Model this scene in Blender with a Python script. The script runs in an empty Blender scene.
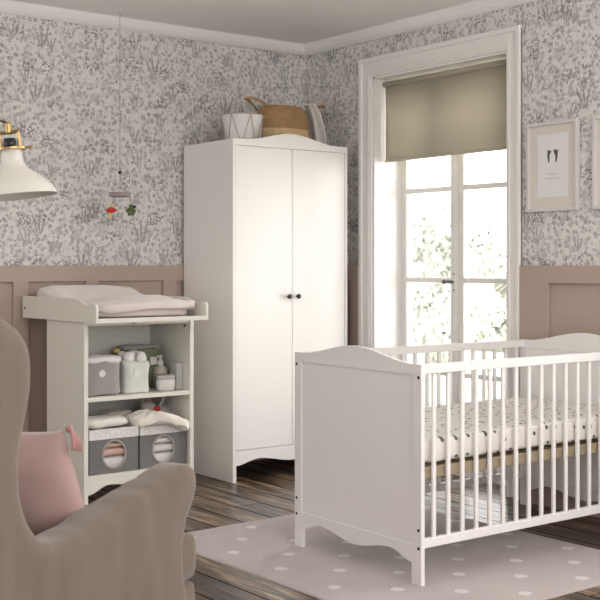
import bpy, bmesh, math, random
from math import sin, cos, pi, radians
from mathutils import Vector, Matrix, noise, Euler

SC = bpy.context.scene
COL = SC.collection
# ------------------------------------------------------------------ camera, world, light, exposure
AX = math.atan2(.794, .607)                       # heading of the view in the room
cam_d = bpy.data.cameras.new('camera')
cam = bpy.data.objects.new('camera', cam_d)
COL.objects.link(cam)
cam.location = (-4.35, -5.607, 1.17)
cam.rotation_euler = (radians(90), 0, AX - pi / 2)
cam_d.lens = 68.4
cam_d.sensor_width = 36
cam_d.shift_y = -34.3 / 600
cam_d.dof.use_dof = True
cam_d.dof.focus_distance = 5.3
cam_d.dof.aperture_fstop = 9
SC.camera = cam

world = bpy.data.worlds.new('overcast_sky')
SC.world = world
world.use_nodes = True
bg = world.node_tree.nodes['Background']
bg.inputs[0].default_value = (1.0, .985, .98, 1)
bg.inputs[1].default_value = 4.6

def area(name, loc, rot, sx, sy, power, colr):
    l = bpy.data.lights.new(name, 'AREA')
    l.shape = 'RECTANGLE'; l.size = sx; l.size_y = sy
    l.energy = power; l.color = colr
    o = bpy.data.objects.new(name, l)
    o.location = loc; o.rotation_euler = rot
    COL.objects.link(o)
    return o
# bright sky low outside the tall window, raking along the wardrobe front
def aim(loc, to): return (Vector(to) - Vector(loc)).to_track_quat('-Z', 'Y').to_euler()
L1 = (2.3, -2.5, 1.5)
area('daylight_outside_tall_window', L1, aim(L1, (-.5, -.75, 1.0)), 2.6, 2.4, 96, (1, .985, .975))
# added soft ambient fill behind the camera, in front of the closed wall
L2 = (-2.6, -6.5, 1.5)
area('fill_behind_camera', L2, aim(L2, (-1.9, 0, 2.2)), 4.0, 2.2, 73, (1, .985, .98))
L3 = (-5.42, -2.0, 1.5)
area('fill_left_side', L3, aim(L3, (0, -1.6, 1.5)), 1.6, 1.9, 23, (1, .985, .98))  # added fill for the faces turned left; this wall has no window
# added floating fill, facing up to brighten the ceiling; no real source there
area('ceiling_fill', (-1.5, -4.4, 1.9), (radians(180), 0, 0), 2.0, 2.0, 34, (1, .97, .985))

vs = SC.view_settings
vs.view_transform = 'Standard'
vs.look = 'None'
vs.gamma = 1
vs.use_curve_mapping = False
vs.exposure = 0.36

# ------------------------------------------------------------------ node helpers
class S:
    """a shader value with arithmetic"""
    def __init__(s, nt, sock): s.nt, s.k = nt, sock
    def _m(s, op, *a):
        n = s.nt.nodes.new('ShaderNodeMath'); n.operation = op
        for i, v in enumerate((s,) + a):
            if isinstance(v, S): s.nt.links.new(v.k, n.inputs[i])
            else: n.inputs[i].default_value = v
        return S(s.nt, n.outputs[0])
    def __add__(s, o): return s._m('ADD', o)
    def __radd__(s, o): return s._m('ADD', o)
    def __sub__(s, o): return s._m('SUBTRACT', o)
    def __rsub__(s, o): return (s * -1) + o
    def __mul__(s, o): return s._m('MULTIPLY', o)
    def __rmul__(s, o): return s._m('MULTIPLY', o)
    def __truediv__(s, o): return s._m('DIVIDE', o)
    def sin(s): return s._m('SINE')
    def cos(s): return s._m('COSINE')
    def abs(s): return s._m('ABSOLUTE')
    def floor(s): return s._m('FLOOR')
    def fract(s): return s._m('FRACT')
    def sqrt(s): return s._m('SQRT')
    def atan2(s, o): return s._m('ARCTAN2', o)
    def max(s, o): return s._m('MAXIMUM', o)
    def min(s, o): return s._m('MINIMUM', o)
    def lt(s, o): return s._m('LESS_THAN', o)
    def gt(s, o): return s._m('GREATER_THAN', o)
    def clamp(s): return s._m('MAXIMUM', 0.)._m('MINIMUM', 1.)

def new_mat(name):
    m = bpy.data.materials.new(name); m.use_nodes = True
    nt = m.node_tree
    return m, nt, nt.nodes['Principled BSDF']

def srgb(h):
    h = h.lstrip('#'); c = [int(h[i:i + 2], 16) / 255 for i in (0, 2, 4)]
    return tuple((x / 12.92 if x <= .04045 else ((x + .055) / 1.055) ** 2.4) for x in c) + (1,)

def noise_tex(nt, scale, detail=3, vec=None, rough=.5):
    n = nt.nodes.new('ShaderNodeTexNoise'); n.inputs['Scale'].default_value = scale
    n.inputs['Detail'].default_value = detail; n.inputs['Roughness'].default_value = rough
    if vec is not None: nt.links.new(vec, n.inputs['Vector'])
    return n

def mixcol(nt, fac, a, b, mode='MIX'):
    n = nt.nodes.new('ShaderNodeMix'); n.data_type = 'RGBA'; n.blend_type = mode
    for v, i in ((fac, 0), (a, 6), (b, 7)):
        if isinstance(v, S): nt.links.new(v.k, n.inputs[i])
        elif hasattr(v, 'is_linked'): nt.links.new(v, n.inputs[i])
        else: n.inputs[i].default_value = v
    return n.outputs[2]

def bump(nt, bsdf, height, strength, dist=.002):
    b = nt.nodes.new('ShaderNodeBump'); b.inputs['Strength'].default_value = strength
    b.inputs['Distance'].default_value = dist
    nt.links.new(height, b.inputs['Height']); nt.links.new(b.outputs[0], bsdf.inputs['Normal'])

def paint(name, col, rough=.5, var=.03, bs=60, bstr=.05, metallic=0):
    m, nt, b = new_mat(name)
    c = srgb(col) if isinstance(col, str) else col
    tc = nt.nodes.new('ShaderNodeTexCoord')
    n = noise_tex(nt, bs * .1, 3, tc.outputs['Object'])
    d = tuple(x * (1 - var) for x in c[:3]) + (1,)
    nt.links.new(mixcol(nt, S(nt, n.outputs[0]), c, d), b.inputs['Base Color'])
    b.inputs['Roughness'].default_value = rough; b.inputs['Metallic'].default_value = metallic
    if bstr:
        n2 = noise_tex(nt, bs, 2, tc.outputs['Object'])
        bump(nt, b, n2.outputs[0], bstr, .001)
    return m

def fabric(name, col, var=.12, weave=500, big=9, bstr=.35, rough=.95, sheen=.3):
    m, nt, b = new_mat(name)
    c = srgb(col); tc = nt.nodes.new('ShaderNodeTexCoord')
    n = noise_tex(nt, big, 4, tc.outputs['Object'])
    n3 = noise_tex(nt, weave, 2, tc.outputs['Object'])
    f = S(nt, n.outputs[0]) * .6 + S(nt, n3.outputs[0]) * .4
    d = tuple(x * (1 - 2 * var) for x in c[:3]) + (1,)
    nt.links.new(mixcol(nt, f, c, d), b.inputs['Base Color'])
    b.inputs['Roughness'].default_value = rough
    if 'Sheen Weight' in b.inputs: b.inputs['Sheen Weight'].default_value = sheen
    bump(nt, b, f.k, bstr, .004)
    return m

# ------------------------------------------------------------------ materials
M = {}
M['white'] = paint('white_furniture_paint', '#eae7e4', .38, .01, 120, .02)
M['table_white'] = paint('off_white_table_paint', '#e6e3d9', .4, .01, 120, .02)
M['trim'] = paint('white_trim_paint', '#ece9e5', .4, .01, 80, .03)
M['ceiling'] = paint('ceiling_paint', '#efecea', .9, .02, 100, .05)
M['pink'] = paint('dusty_pink_paint', '#b29e93', .55, .03, 120, .05)
M['black'] = paint('black_metal', '#0c0c0e', .3, 0, 50, 0)
M['steel'] = paint('brushed_steel', '#8a8a8c', .3, .05, 50, 0, 1)
M['brass'] = paint('polished_brass', '#b89c6c', .35, .05, 50, 0, 1)
M['cream'] = paint('off_white_enamel', '#d2cfc6', .28, .01, 50, 0)
M['pine'] = paint('pale_pine', '#a3947a', .55, .15, 40, .1)
M['chair'] = fabric('taupe_linen', '#6b5b4d', .10, 350, 7, .5)
M['cushion_pink'] = fabric('pink_cotton', '#a38781', .07, 400, 6, .3)
M['tassel'] = fabric('rose_yarn', '#b07f7c', .1)
M['pad'] = fabric('pale_pink_cotton', '#e3d8d4', .04, 500, 12, .25)
M['muslin'] = fabric('ivory_muslin', '#eee9df', .05, 220, 14, .5)
M['white_cloth'] = fabric('white_cotton', '#e6e3df', .05, 400, 14, .3)
M['beige_cloth'] = fabric('beige_cotton', '#cfc6b8', .06, 400, 14, .3)
M['peach'] = fabric('peach_cotton', '#dfbba9', .05, 400, 14, .3)
M['grey_felt'] = fabric('grey_felt', '#7e7b79', .10, 300, 15, .35)
M['light_felt'] = fabric('light_grey_felt', '#a5a19d', .10, 300, 15, .35)
M['bunny'] = fabric('grey_plush', '#b5afa8', .08, 300, 15, .5)
M['blind'] = fabric('olive_beige_blind', '#c2bba8', .03, 300, 2, .08)
nt_ = M['blind'].node_tree; pb_ = nt_.nodes['Principled BSDF']
tr_ = nt_.nodes.new('ShaderNodeBsdfTranslucent'); tr_.inputs[0].default_value = srgb('#cec8bb')
mx_ = nt_.nodes.new('ShaderNodeMixShader'); mx_.inputs[0].default_value = .36
nt_.links.new(pb_.outputs[0], mx_.inputs[1]); nt_.links.new(tr_.outputs[0], mx_.inputs[2]); nt_.links.new(mx_.outputs[0], nt_.nodes['Material Output'].inputs[0])
M['red'] = fabric('red_felt', '#c8392c', .1, 300, 20, .3)
M['yellow'] = fabric('yellow_felt', '#e3c777', .1, 300, 20, .3)
M['green'] = fabric('green_felt', '#5f7040', .2, 300, 20, .3)
M['navy'] = fabric('navy_felt', '#2c2c48', .1, 300, 20, .3)
M['mauve'] = fabric('mauve_felt', '#a0908f', .1, 300, 20, .3)
M['greenbag'] = paint('sage_green_pouch', '#798267', .35, .25, 60, .2)
M['plastic'] = paint('milky_plastic', '#d8d6d2', .3, .02, 50, 0)
M['greybox'] = paint('pale_grey_card', '#b9b8b4', .6, .02, 50, 0)
M['mat_paper'] = paint('cream_mount', '#dcd5cb', .8, .01, 80, .02)
M['paper'] = paint('white_paper', '#e6e5e4', .8, .01, 80, .02)
M['ink'] = paint('dark_ink', '#4a4a4c', .8, .2, 80, 0)
M['soft_ink'] = paint('grey_ink', '#a09d9c', .8, .1, 80, 0)
M['wire'] = paint('copper_wire', '#a89182', .4, .05, 50, 0, .4)
M['string'] = paint('pale_string', '#8f8a86', .8, .05, 50, 0)
M['frame'] = paint('pale_grey_frame', '#d6d4d0', .4, .01, 80, .02)

def wallpaper():
    m, nt, b = new_mat('meadow_wallpaper')
    geo = nt.nodes.new('ShaderNodeNewGeometry')
    sep = nt.nodes.new('ShaderNodeSeparateXYZ'); nt.links.new(geo.outputs['Position'], sep.inputs[0])
    U = S(nt, sep.outputs[0]) + S(nt, sep.outputs[1]); V = S(nt, sep.outputs[2])
    def vec(x, y):
        c = nt.nodes.new('ShaderNodeCombineXYZ')
        for i, v in enumerate((x, y)):
            if isinstance(v, S): nt.links.new(v.k, c.inputs[i])
            else: c.inputs[i].default_value = v
        return c.outputs[0]
    # a little wobble so that nothing looks stamped
    wn = noise_tex(nt, 18, 2, vec(U, V))
    ws = nt.nodes.new('ShaderNodeSeparateColor'); nt.links.new(wn.outputs['Color'], ws.inputs[0])
    WU = U + (S(nt, ws.outputs[0]) - .5) * .010; WV = V + (S(nt, ws.outputs[1]) - .5) * .010
    def cells(cell, ox, oy, rnd=.7, wob=True, stretch=1.):
        x = ((WU if wob else U) + ox) / cell; y = ((WV if wob else V) + oy) / (cell * stretch)
        v = nt.nodes.new('ShaderNodeTexVoronoi'); v.voronoi_dimensions = '2D'
        v.inputs['Scale'].default_value = 1; v.inputs['Randomness'].default_value = rnd
        nt.links.new(vec(x, y), v.inputs['Vector'])
        sp = nt.nodes.new('ShaderNodeSeparateXYZ'); nt.links.new(v.outputs['Position'], sp.inputs[0])
        sc = nt.nodes.new('ShaderNodeSeparateColor'); nt.links.new(v.outputs['Color'], sc.inputs[0])
        lx = (x - S(nt, sp.outputs[0])) * cell; ly = (y - S(nt, sp.outputs[1])) * (cell * stretch)
        return lx, ly, [S(nt, sc.outputs[i]) for i in range(3)]
    def step(edge, v, soft):     # 1 where v<edge
        return ((edge - v) / soft).clamp() if isinstance(edge, S) else (((v * -1) + edge) / soft).clamp()
    def fan(cell, ox, oy, L, w, spread, lim, keep):
        lx, ly, r = cells(cell, ox, oy, .6)
        ly = ly + L * .5
        th = lx.atan2(ly) + (r[0] - .5) * .5 + lx * 3.
        rr = (lx * lx + ly * ly).sqrt()
        k = (th / spread + .5).floor() * spread
        dth = (th - k).abs()
        Lk = (k * 2.1 + r[1] * 9).sin() * (L * .2) + L * .8
        prof = (rr / Lk * pi).sin().max(0.) * w
        mask = step(prof, dth * rr, .0012) * th.abs().lt(lim) * rr.lt(Lk) * r[2].lt(keep)
        return mask
    def stars(cell, ox, oy, R, n, keep, rnd=.8):
        lx, ly, r = cells(cell, ox, oy, rnd)
        th = lx.atan2(ly) + r[0] * 6.28
        rr = (lx * lx + ly * ly).sqrt()
        edge = ((th * (n / 2.)).cos().abs() * .75 + .25) * R * (r[1] * .4 + .7)
        return step(edge, rr, .0015) * r[2].lt(keep) * rr.gt(R * .16)
    def dots(cell, R, ox=0., oy=0., keep=1., rnd=.9):
        lx, ly, r = cells(cell, ox, oy, rnd, False)
        rr = (lx * lx + ly * ly).sqrt()
        return step((r[1] * .5 + .6) * R, rr, .001) * r[2].lt(keep)
    def clump(cell, ox, oy, R, keep):
        lx, ly, r = cells(cell, ox, oy, .7)
        rr = (lx * lx + ly * ly * 1.7).sqrt()
        return step((r[1] * .4 + .8) * R, rr, .02) * r[2].lt(keep)
    base = srgb('#dbd8d4')
    light, mid, dark = srgb('#c3bfbb'), srgb('#a8a4a1'), srgb('#767473')
    n0 = noise_tex(nt, 7, 3, vec(U, V))
    col = mixcol(nt, S(nt, n0.outputs[0]), srgb('#dfdcd8'), base)
    # pale sprigs, stems, small flowers, tufts of narrow blades, berry heads
    col = mixcol(nt, stars(.038, .31, .12, .018, 4, .8) * .7, col, light)
    sx = ((WU / .047).fract() - .5).abs() * .047
    stem = step(.0014, sx, .001) * dots(.13, .075, .2, .7, .6)
    col = mixcol(nt, stem * .8, col, light)
    col = mixcol(nt, fan(.14, .05, .33, .10, .0055, .40, 1.1, .6) * .8, col, light)
    col = mixcol(nt, stars(.028, .77, .41, .0125, 4, .42, .9) * .9, col, mid)
    col = mixcol(nt, stars(.031, .17, .91, .014, 5, .42, .9) * .9, col, mid)
    col = mixcol(nt, dots(.015, .0032, 0., 0., .5) * .8, col, mid)
    col = mixcol(nt, stars(.030, .57, .11, .0105, 3, .42, .9) * .9, col, srgb('#8d8a88'))
    col = mixcol(nt, fan(.22, .41, .77, .13, .0060, .40, .65, .8) * .9, col, srgb('#a5a19e'))
    col = mixcol(nt, fan(.31, .93, .21, .15, .0068, .46, .8, .7) * .9, col, srgb('#979491'))
    col = mixcol(nt, dots(.0145, .0056, .33, .2, .95) * clump(.21, .5, .15, .055, .55), col, dark)
    col = mixcol(nt, stars(.024, .07, .61, .012, 5, .7) * clump(.21, .13, .55, .06, .5), col, srgb('#807d7b'))
    nt.links.new(col, b.inputs['Base Color'])
    b.inputs['Roughness'].default_value = .85
    return m
M['wallpaper'] = wallpaper()

def wood_floor():
    m, nt, b = new_mat('dark_rustic_planks')
    geo = nt.nodes.new('ShaderNodeNewGeometry')
    sep = nt.nodes.new('ShaderNodeSeparateXYZ'); nt.links.new(geo.outputs['Position'], sep.inputs[0])
    X, Y = S(nt, sep.outputs[0]), S(nt, sep.outputs[1])
    def vec(x, y, z=0.):
        c = nt.nodes.new('ShaderNodeCombineXYZ')
        for i, v in enumerate((x, y, z)):
            if isinstance(v, S): nt.links.new(v.k, c.inputs[i])
            else: c.inputs[i].default_value = v
        return c.outputs[0]
    PW = .155
    px = X / PW; row = px.floor(); fx = px.fract()
    wn = nt.nodes.new('ShaderNodeTexWhiteNoise'); wn.noise_dimensions = '1D'
    nt.links.new(row.k, wn.inputs['W'])
    rr = S(nt, wn.outputs['Value'])
    py = Y / 1.7 + rr * 7.3; seg = py.floor(); fy = py.fract()
    wn2 = nt.nodes.new('ShaderNodeTexWhiteNoise'); wn2.noise_dimensions = '2D'
    nt.links.new(vec(row, seg), wn2.inputs['Vector'])
    pid = S(nt, wn2.outputs['Value'])
    gap = ((fx - .5).abs() * -1 + .5).lt(.026).max(((fy - .5).abs() * -1 + .5).lt(.0012))
    ex = ((((fx - .5).abs() * -1 + .5) * -1 + .09) / .09).clamp()
    wob = noise_tex(nt, 3, 3, vec(X * 3., Y, pid * 20.))
    g1 = noise_tex(nt, 1, 6, vec(X * 42. + S(nt, wob.outputs[0]) * 3., Y * 2.2, pid * 30.), .65)
    g2 = noise_tex(nt, 1, 4, vec(X * 120. + S(nt, wob.outputs[0]) * 4., Y * 4., pid * 9.), .6)
    g3 = noise_tex(nt, 1, 4, vec(X * 7., Y * 2.5, pid * 13.), .6)
    grain = ((S(nt, g1.outputs[0]) - .5) * 1.2 + (S(nt, g2.outputs[0]) - .5) * .9 + (S(nt, g3.outputs[0]) - .5) * .6 + (pid - .5) * .14) + .54
    cr = nt.nodes.new('ShaderNodeValToRGB'); nt.links.new(grain.k, cr.inputs[0])
    e = cr.color_ramp.elements
    e[0].position = .38; e[0].color = srgb('#14100d')
    e[1].position = .78; e[1].color = srgb('#a08b73')
    for p, c in ((.45, '#35281e'), (.54, '#534132'), (.66, '#75604c')):
        x = e.new(p); x.color = srgb(c)
    col = mixcol(nt, gap, cr.outputs[0], srgb('#120e0c'))
    nt.links.new(col, b.inputs['Base Color'])
    rg = S(nt, g3.outputs[0]) * .25 + grain * .1 + .2 + gap * .5
    nt.links.new(rg.k, b.inputs['Roughness'])
    sp_ = (gap * -1. + 1.) * (grain * .5 + .2).clamp()
    nt.links.new(sp_.k, b.inputs['Specular IOR Level']); nt.links.new((sp_ * .55).k, b.inputs['Coat Weight'])
    b.inputs['Coat Roughness'].default_value = .2
    h = grain * .5 - gap * 1.2 - ex * .25
    bump(nt, b, h.k, .35, .003)
    return m
M['floor'] = wood_floor()

def rug_mat():
    m, nt, b = new_mat('dotted_rug_pile')
    tc = nt.nodes.new('ShaderNodeTexCoord')
    sep = nt.nodes.new('ShaderNodeSeparateXYZ'); nt.links.new(tc.outputs['Object'], sep.inputs[0])
    X, Y = S(nt, sep.outputs[0]), S(nt, sep.outputs[1])
    wn = noise_tex(nt, 40, 2, tc.outputs['Object'])
    w = (S(nt, wn.outputs[0]) - .5) * .012
    P = .32
    def grid(ox, oy):
        a = (((X - ox) / P + .5).fract() - .5) * P; c = (((Y - oy) / P + .5).fract() - .5) * P
        return (a * a + c * c).sqrt() + w
    d = grid(0., 0.).min(grid(P / 2, P / 2))
    dot = ((d * -1 + .028) / .004).clamp()
    n = noise_tex(nt, 5, 5, tc.outputs['Object'], .65); n2 = noise_tex(nt, 260, 3, tc.outputs['Object'])
    f = (S(nt, n.outputs[0]) - .5) * 1.3 + S(nt, n2.outputs[0])
    c1 = mixcol(nt, f.clamp(), srgb('#bdb1ad'), srgb('#a89b98'))
    c2 = mixcol(nt, dot * .75, c1, srgb('#dfdad5'))
    nt.links.new(c2, b.inputs['Base Color'])
    b.inputs['Roughness'].default_value = 1
    b.inputs['Sheen Weight'].default_value = .3
    bump(nt, b, (S(nt, n2.outputs[0]) + dot * .6).k, .8, .006)
    return m
M['rug'] = rug_mat()

def sheet_mat():
    m, nt, b = new_mat('spotted_sheet')
    tc = nt.nodes.new('ShaderNodeTexCoord')
    sep = nt.nodes.new('ShaderNodeSeparateXYZ'); nt.links.new(tc.outputs['Object'], sep.inputs[0])
    X, Y, Z = [S(nt, sep.outputs[i]) for i in range(3)]
    def dots(cell, R, keep, ox, asp=1.):
        c = nt.nodes.new('ShaderNodeCombineXYZ')
        nt.links.new(((X + Z * .2 + ox) / cell).k, c.inputs[0]); nt.links.new(((Y - Z) / cell * asp).k, c.inputs[1])
        v = nt.nodes.new('ShaderNodeTexVoronoi'); v.voronoi_dimensions = '2D'; v.inputs['Scale'].default_value = 1
        v.inputs['Randomness'].default_value = .75
        nt.links.new(c.outputs[0], v.inputs['Vector'])
        sc = nt.nodes.new('ShaderNodeSeparateColor'); nt.links.new(v.outputs['Color'], sc.inputs[0])
        return ((S(nt, v.outputs['Distance']) * -1 + R) / .04).clamp() * S(nt, sc.outputs[0]).lt(keep)
    d = dots(.056, .17, .95, 0.)
    col = mixcol(nt, d * .9, srgb('#e2ded8'), srgb('#3a3838'))
    nt.links.new(col, b.inputs['Base Color'])
    b.inputs['Roughness'].default_value = .9
    n = noise_tex(nt, 12, 3, tc.outputs['Object'])
    bump(nt, b, n.outputs[0], .25, .01)
    return m
M['sheet'] = sheet_mat()

def basket_mat():
    m, nt, b = new_mat('woven_seagrass')
    tc = nt.nodes.new('ShaderNodeTexCoord')
    sep = nt.nodes.new('ShaderNodeSeparateXYZ'); nt.links.new(tc.outputs['Object'], sep.inputs[0])
    X, Y, Z = [S(nt, sep.outputs[i]) for i in range(3)]
    a = X.atan2(Y)
    wv = (a * 40.).sin() * (Z * 350.).sin()
    band = Z.lt(.115)
    n = noise_tex(nt, 40, 3, tc.outputs['Object'])
    f = (wv * .35 + S(nt, n.outputs[0])).clamp()
    up = mixcol(nt, f, srgb('#8a6b45'), srgb('#c09c6c')); lo = mixcol(nt, f, srgb('#c4a47b'), srgb('#dfc49b'))
    nt.links.new(mixcol(nt, band, up, lo), b.inputs['Base Color'])
    b.inputs['Roughness'].default_value = .8
    bump(nt, b, wv.k, .6, .004)
    return m
M['basket'] = basket_mat()

def bag_white():
    m, nt, b = new_mat('white_and_sage_canvas')
    tc = nt.nodes.new('ShaderNodeTexCoord')
    n = noise_tex(nt, 30, 3, tc.outputs['Object'])
    nt.links.new(mixcol(nt, S(nt, n.outputs[0]), srgb('#dededa'), srgb('#cbcfc2')), b.inputs['Base Color'])
    b.inputs['Roughness'].default_value = .9
    bump(nt, b, n.outputs[0], .5, .01)
    return m
M['bag_white'] = bag_white()

def trim_cloth():
    m, nt, b = new_mat('white_gathered_trim')
    tc = nt.nodes.new('ShaderNodeTexCoord')
    v = nt.nodes.new('ShaderNodeTexVoronoi'); v.inputs['Scale'].default_value = 45
    v.feature = 'DISTANCE_TO_EDGE'
    nt.links.new(tc.outputs['Object'], v.inputs['Vector'])
    f = (S(nt, v.outputs['Distance']) * 6).clamp()
    nt.links.new(mixcol(nt, f, srgb('#dcdad7'), srgb('#ebe9e6')), b.inputs['Base Color'])
    b.inputs['Roughness'].default_value = .9
    return m
M['trim_cloth'] = trim_cloth()

def glass():
    m, nt, b = new_mat('clear_pane')
    nt.nodes.remove(b)
    out = nt.nodes['Material Output']
    t = nt.nodes.new('ShaderNodeBsdfTransparent'); g = nt.nodes.new('ShaderNodeBsdfGlossy')
    g.inputs['Roughness'].default_value = .03
    fr = nt.nodes.new('ShaderNodeFresnel'); fr.inputs[0].default_value = 1.35
    mx = nt.nodes.new('ShaderNodeMixShader')
    nt.links.new(fr.outputs[0], mx.inputs[0]); nt.links.new(t.outputs[0], mx.inputs[1]); nt.links.new(g.outputs[0], mx.inputs[2])
    nt.links.new(mx.outputs[0], out.inputs[0])
    return m
M['glass'] = glass()
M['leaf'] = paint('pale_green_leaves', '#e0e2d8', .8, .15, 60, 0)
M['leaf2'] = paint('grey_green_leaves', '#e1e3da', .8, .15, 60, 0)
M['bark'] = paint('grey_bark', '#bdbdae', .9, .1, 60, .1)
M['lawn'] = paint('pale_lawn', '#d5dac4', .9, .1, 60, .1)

# ------------------------------------------------------------------ mesh helpers
def obj(name, bm, mat, parent=None, smooth=False, bevel=0, seg=2, sub=0, solid=0, angle=35):
    me = bpy.data.meshes.new(name)
    bmesh.ops.recalc_face_normals(bm, faces=bm.faces[:])
    bm.to_mesh(me); bm.free()
    me.materials.append(mat)
    o = bpy.data.objects.new(name, me); COL.objects.link(o)
    if parent: o.parent = parent
    if solid:
        s = o.modifiers.new('solid', 'SOLIDIFY'); s.thickness = solid; s.offset = 0
    if bevel:
        b = o.modifiers.new('bevel', 'BEVEL'); b.width = bevel; b.segments = seg
        b.limit_method = 'ANGLE'; b.angle_limit = radians(angle)
    if sub:
        s = o.modifiers.new('sub', 'SUBSURF'); s.levels = sub; s.render_levels = sub
    if smooth:
        for p in me.polygons: p.use_smooth = True
    return o

def tag(o, label=None, cat=None, group=None, kind=None):
    if label: o['label'] = label
    if cat: o['category'] = cat
    if group: o['group'] = group
    if kind: o['kind'] = kind
    return o

def empty(name, loc=(0, 0, 0), rz=0, label=None, cat=None, group=None):
    o = bpy.data.objects.new(name, None); COL.objects.link(o)
    o.empty_display_size = .05
    o.location = loc; o.rotation_euler = (0, 0, rz)
    return tag(o, label, cat, group)

def copy_tree(o, parent=None):
    kids = [c for c in bpy.data.objects if c.parent == o]
    c = o.copy(); COL.objects.link(c); c.parent = parent
    for k in kids: copy_tree(k, c)
    return c

def B(): return bmesh.new()

def box(bm, x0, x1, y0, y1, z0, z1):
    v = [bm.verts.new((x, y, z)) for x in (x0, x1) for y in (y0, y1) for z in (z0, z1)]
    for f in ((0, 1, 3, 2), (4, 6, 7, 5), (0, 4, 5, 1), (2, 3, 7, 6), (0, 2, 6, 4), (1, 5, 7, 3)):
        bm.faces.new([v[i] for i in f])
    return bm

def plate(bm, loops, axis, a, b):
    """solid board from 2D loops (first the outline, then holes); axis = normal axis, from a to b"""
    def P(u, v, w):
        return {'x': (w, u, v), 'y': (u, w, v), 'z': (u, v, w)}[axis]
    edges = []
    for lp in loops:
        vs_ = [bm.verts.new(P(u, v, a)) for u, v in lp]
        edges += [bm.edges.new((vs_[i], vs_[(i + 1) % len(vs_)])) for i in range(len(vs_))]
    r = bmesh.ops.triangle_fill(bm, use_beauty=True, edges=edges)
    fs = [g for g in r['geom'] if isinstance(g, bmesh.types.BMFace)]
    r = bmesh.ops.extrude_face_region(bm, geom=fs)
    d = Vector(P(0, 0, b - a)) - Vector(P(0, 0, 0))
    bmesh.ops.translate(bm, vec=d, verts=[g for g in r['geom'] if isinstance(g, bmesh.types.BMVert)])
    return bm

def tube(bm, pts, r, n=10, cap=True, closed=False):
    pts = [Vector(p) for p in pts]
    rs = r if isinstance(r, (list, tuple)) else [r] * len(pts)
    rings = []; up = None
    N = len(pts)
    for i, p in enumerate(pts):
        if closed: t = pts[(i + 1) % N] - pts[(i - 1) % N]
        else: t = pts[min(i + 1, N - 1)] - pts[max(i - 1, 0)]
        t.normalize()
        if up is None: up = Vector((0, 0, 1)) if abs(t.z) < .9 else Vector((1, 0, 0))
        s = t.cross(up).normalized(); up = s.cross(t).normalized()
        rings.append([bm.verts.new(p + (s * cos(2 * pi * k / n) + up * sin(2 * pi * k / n)) * rs[i]) for k in range(n)])
    for i in range(N if closed else N - 1):
        a, b = rings[i], rings[(i + 1) % N]
        for k in range(n): bm.faces.new((a[k], a[(k + 1) % n], b[(k + 1) % n], b[k]))
    if cap and not closed:
        bm.faces.new(rings[0]); bm.faces.new(rings[-1])
    return bm

def lathe(bm, prof, n=32, c=(0, 0, 0), mat=None, caps=False):
    c = Vector(c); rings = []
    for r, z in prof:
        ring = []
        for k in range(n):
            p = Vector((max(r, 1e-4) * cos(2 * pi * k / n), max(r, 1e-4) * sin(2 * pi * k / n), z))
            if mat: p = mat @ p
            ring.append(bm.verts.new(p + c))
        rings.append(ring)
    for a, b in zip(rings, rings[1:]):
        for k in range(n): bm.faces.new((a[k], a[(k + 1) % n], b[(k + 1) % n], b[k]))
    if caps:
        bm.faces.new(rings[0]); bm.faces.new(rings[-1])
    return bm

def se(a, e): return math.copysign(abs(a) ** e, a)

def blob(bm, c, s, e1=.5, e2=.5, nu=40, nv=22, amp=0, freq=8, seed=0, fn=None, mat=None):
    """soft rounded block (superellipsoid) with noise folds; s = half sizes"""
    c = Vector(c); rings = []
    for j in range(nv + 1):
        v = -pi / 2 + pi * j / nv
        ring = []
        for i in range(nu):
            u = 2 * pi * i / nu
            p = Vector((se(cos(v), e1) * se(cos(u), e2), se(cos(v), e1) * se(sin(u), e2), se(sin(v), e1)))
            q = Vector((p.x * s[0], p.y * s[1], p.z * s[2]))
            if fn: q = fn(q, p)
            if amp:
                w = noise.noise_vector(q * freq + Vector((seed * 3.1, seed, 7))) * amp
                w += noise.noise_vector(q * freq * 2.7 + Vector((seed, 5, seed * 2))) * amp * .4
                q = q + w
            if mat: q = mat @ q
            ring.append(bm.verts.new(q + c))
        rings.append(ring)
    for a, b in zip(rings, rings[1:]):
        for k in range(nu): bm.faces.new((a[k], a[(k + 1) % nu], b[(k + 1) % nu], b[k]))
    bmesh.ops.remove_doubles(bm, verts=bm.verts[:], dist=1e-5)
    return bm

def smoothstep(t): t = max(0, min(1, t)); return t * t * (3 - 2 * t)

def wave_bottom(x0, x1, zc, zr, zm, n=40, w=.2):
    """bottom edge of an apron from x0 to x1: corner height zc, hollow zr near each end, low middle zm"""
    out = []
    for i in range(n + 1):
        t = i / n; k = min(t, 1 - t)
        if k < w: z = zc + (zr - zc) * smoothstep(k / w)
        else: z = zr + (zm - zr) * smoothstep((k - w) / (.5 - w))
        out.append((x0 + (x1 - x0) * t, z))
    return out

def arch_top(x0, x1, zs, zp, n=40, flat=.1):
    out = []
    for i in range(n + 1):
        t = i / n; k = min(t, 1 - t)
        z = zs + (zp - zs) * smoothstep((k - flat) / (.5 - flat)) if k > flat else zs
        out.append((x0 + (x1 - x0) * t, z))
    return out

def structure(name, bm, mat, **k):
    return tag(obj(name, bm, mat, **k), kind='structure')

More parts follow.
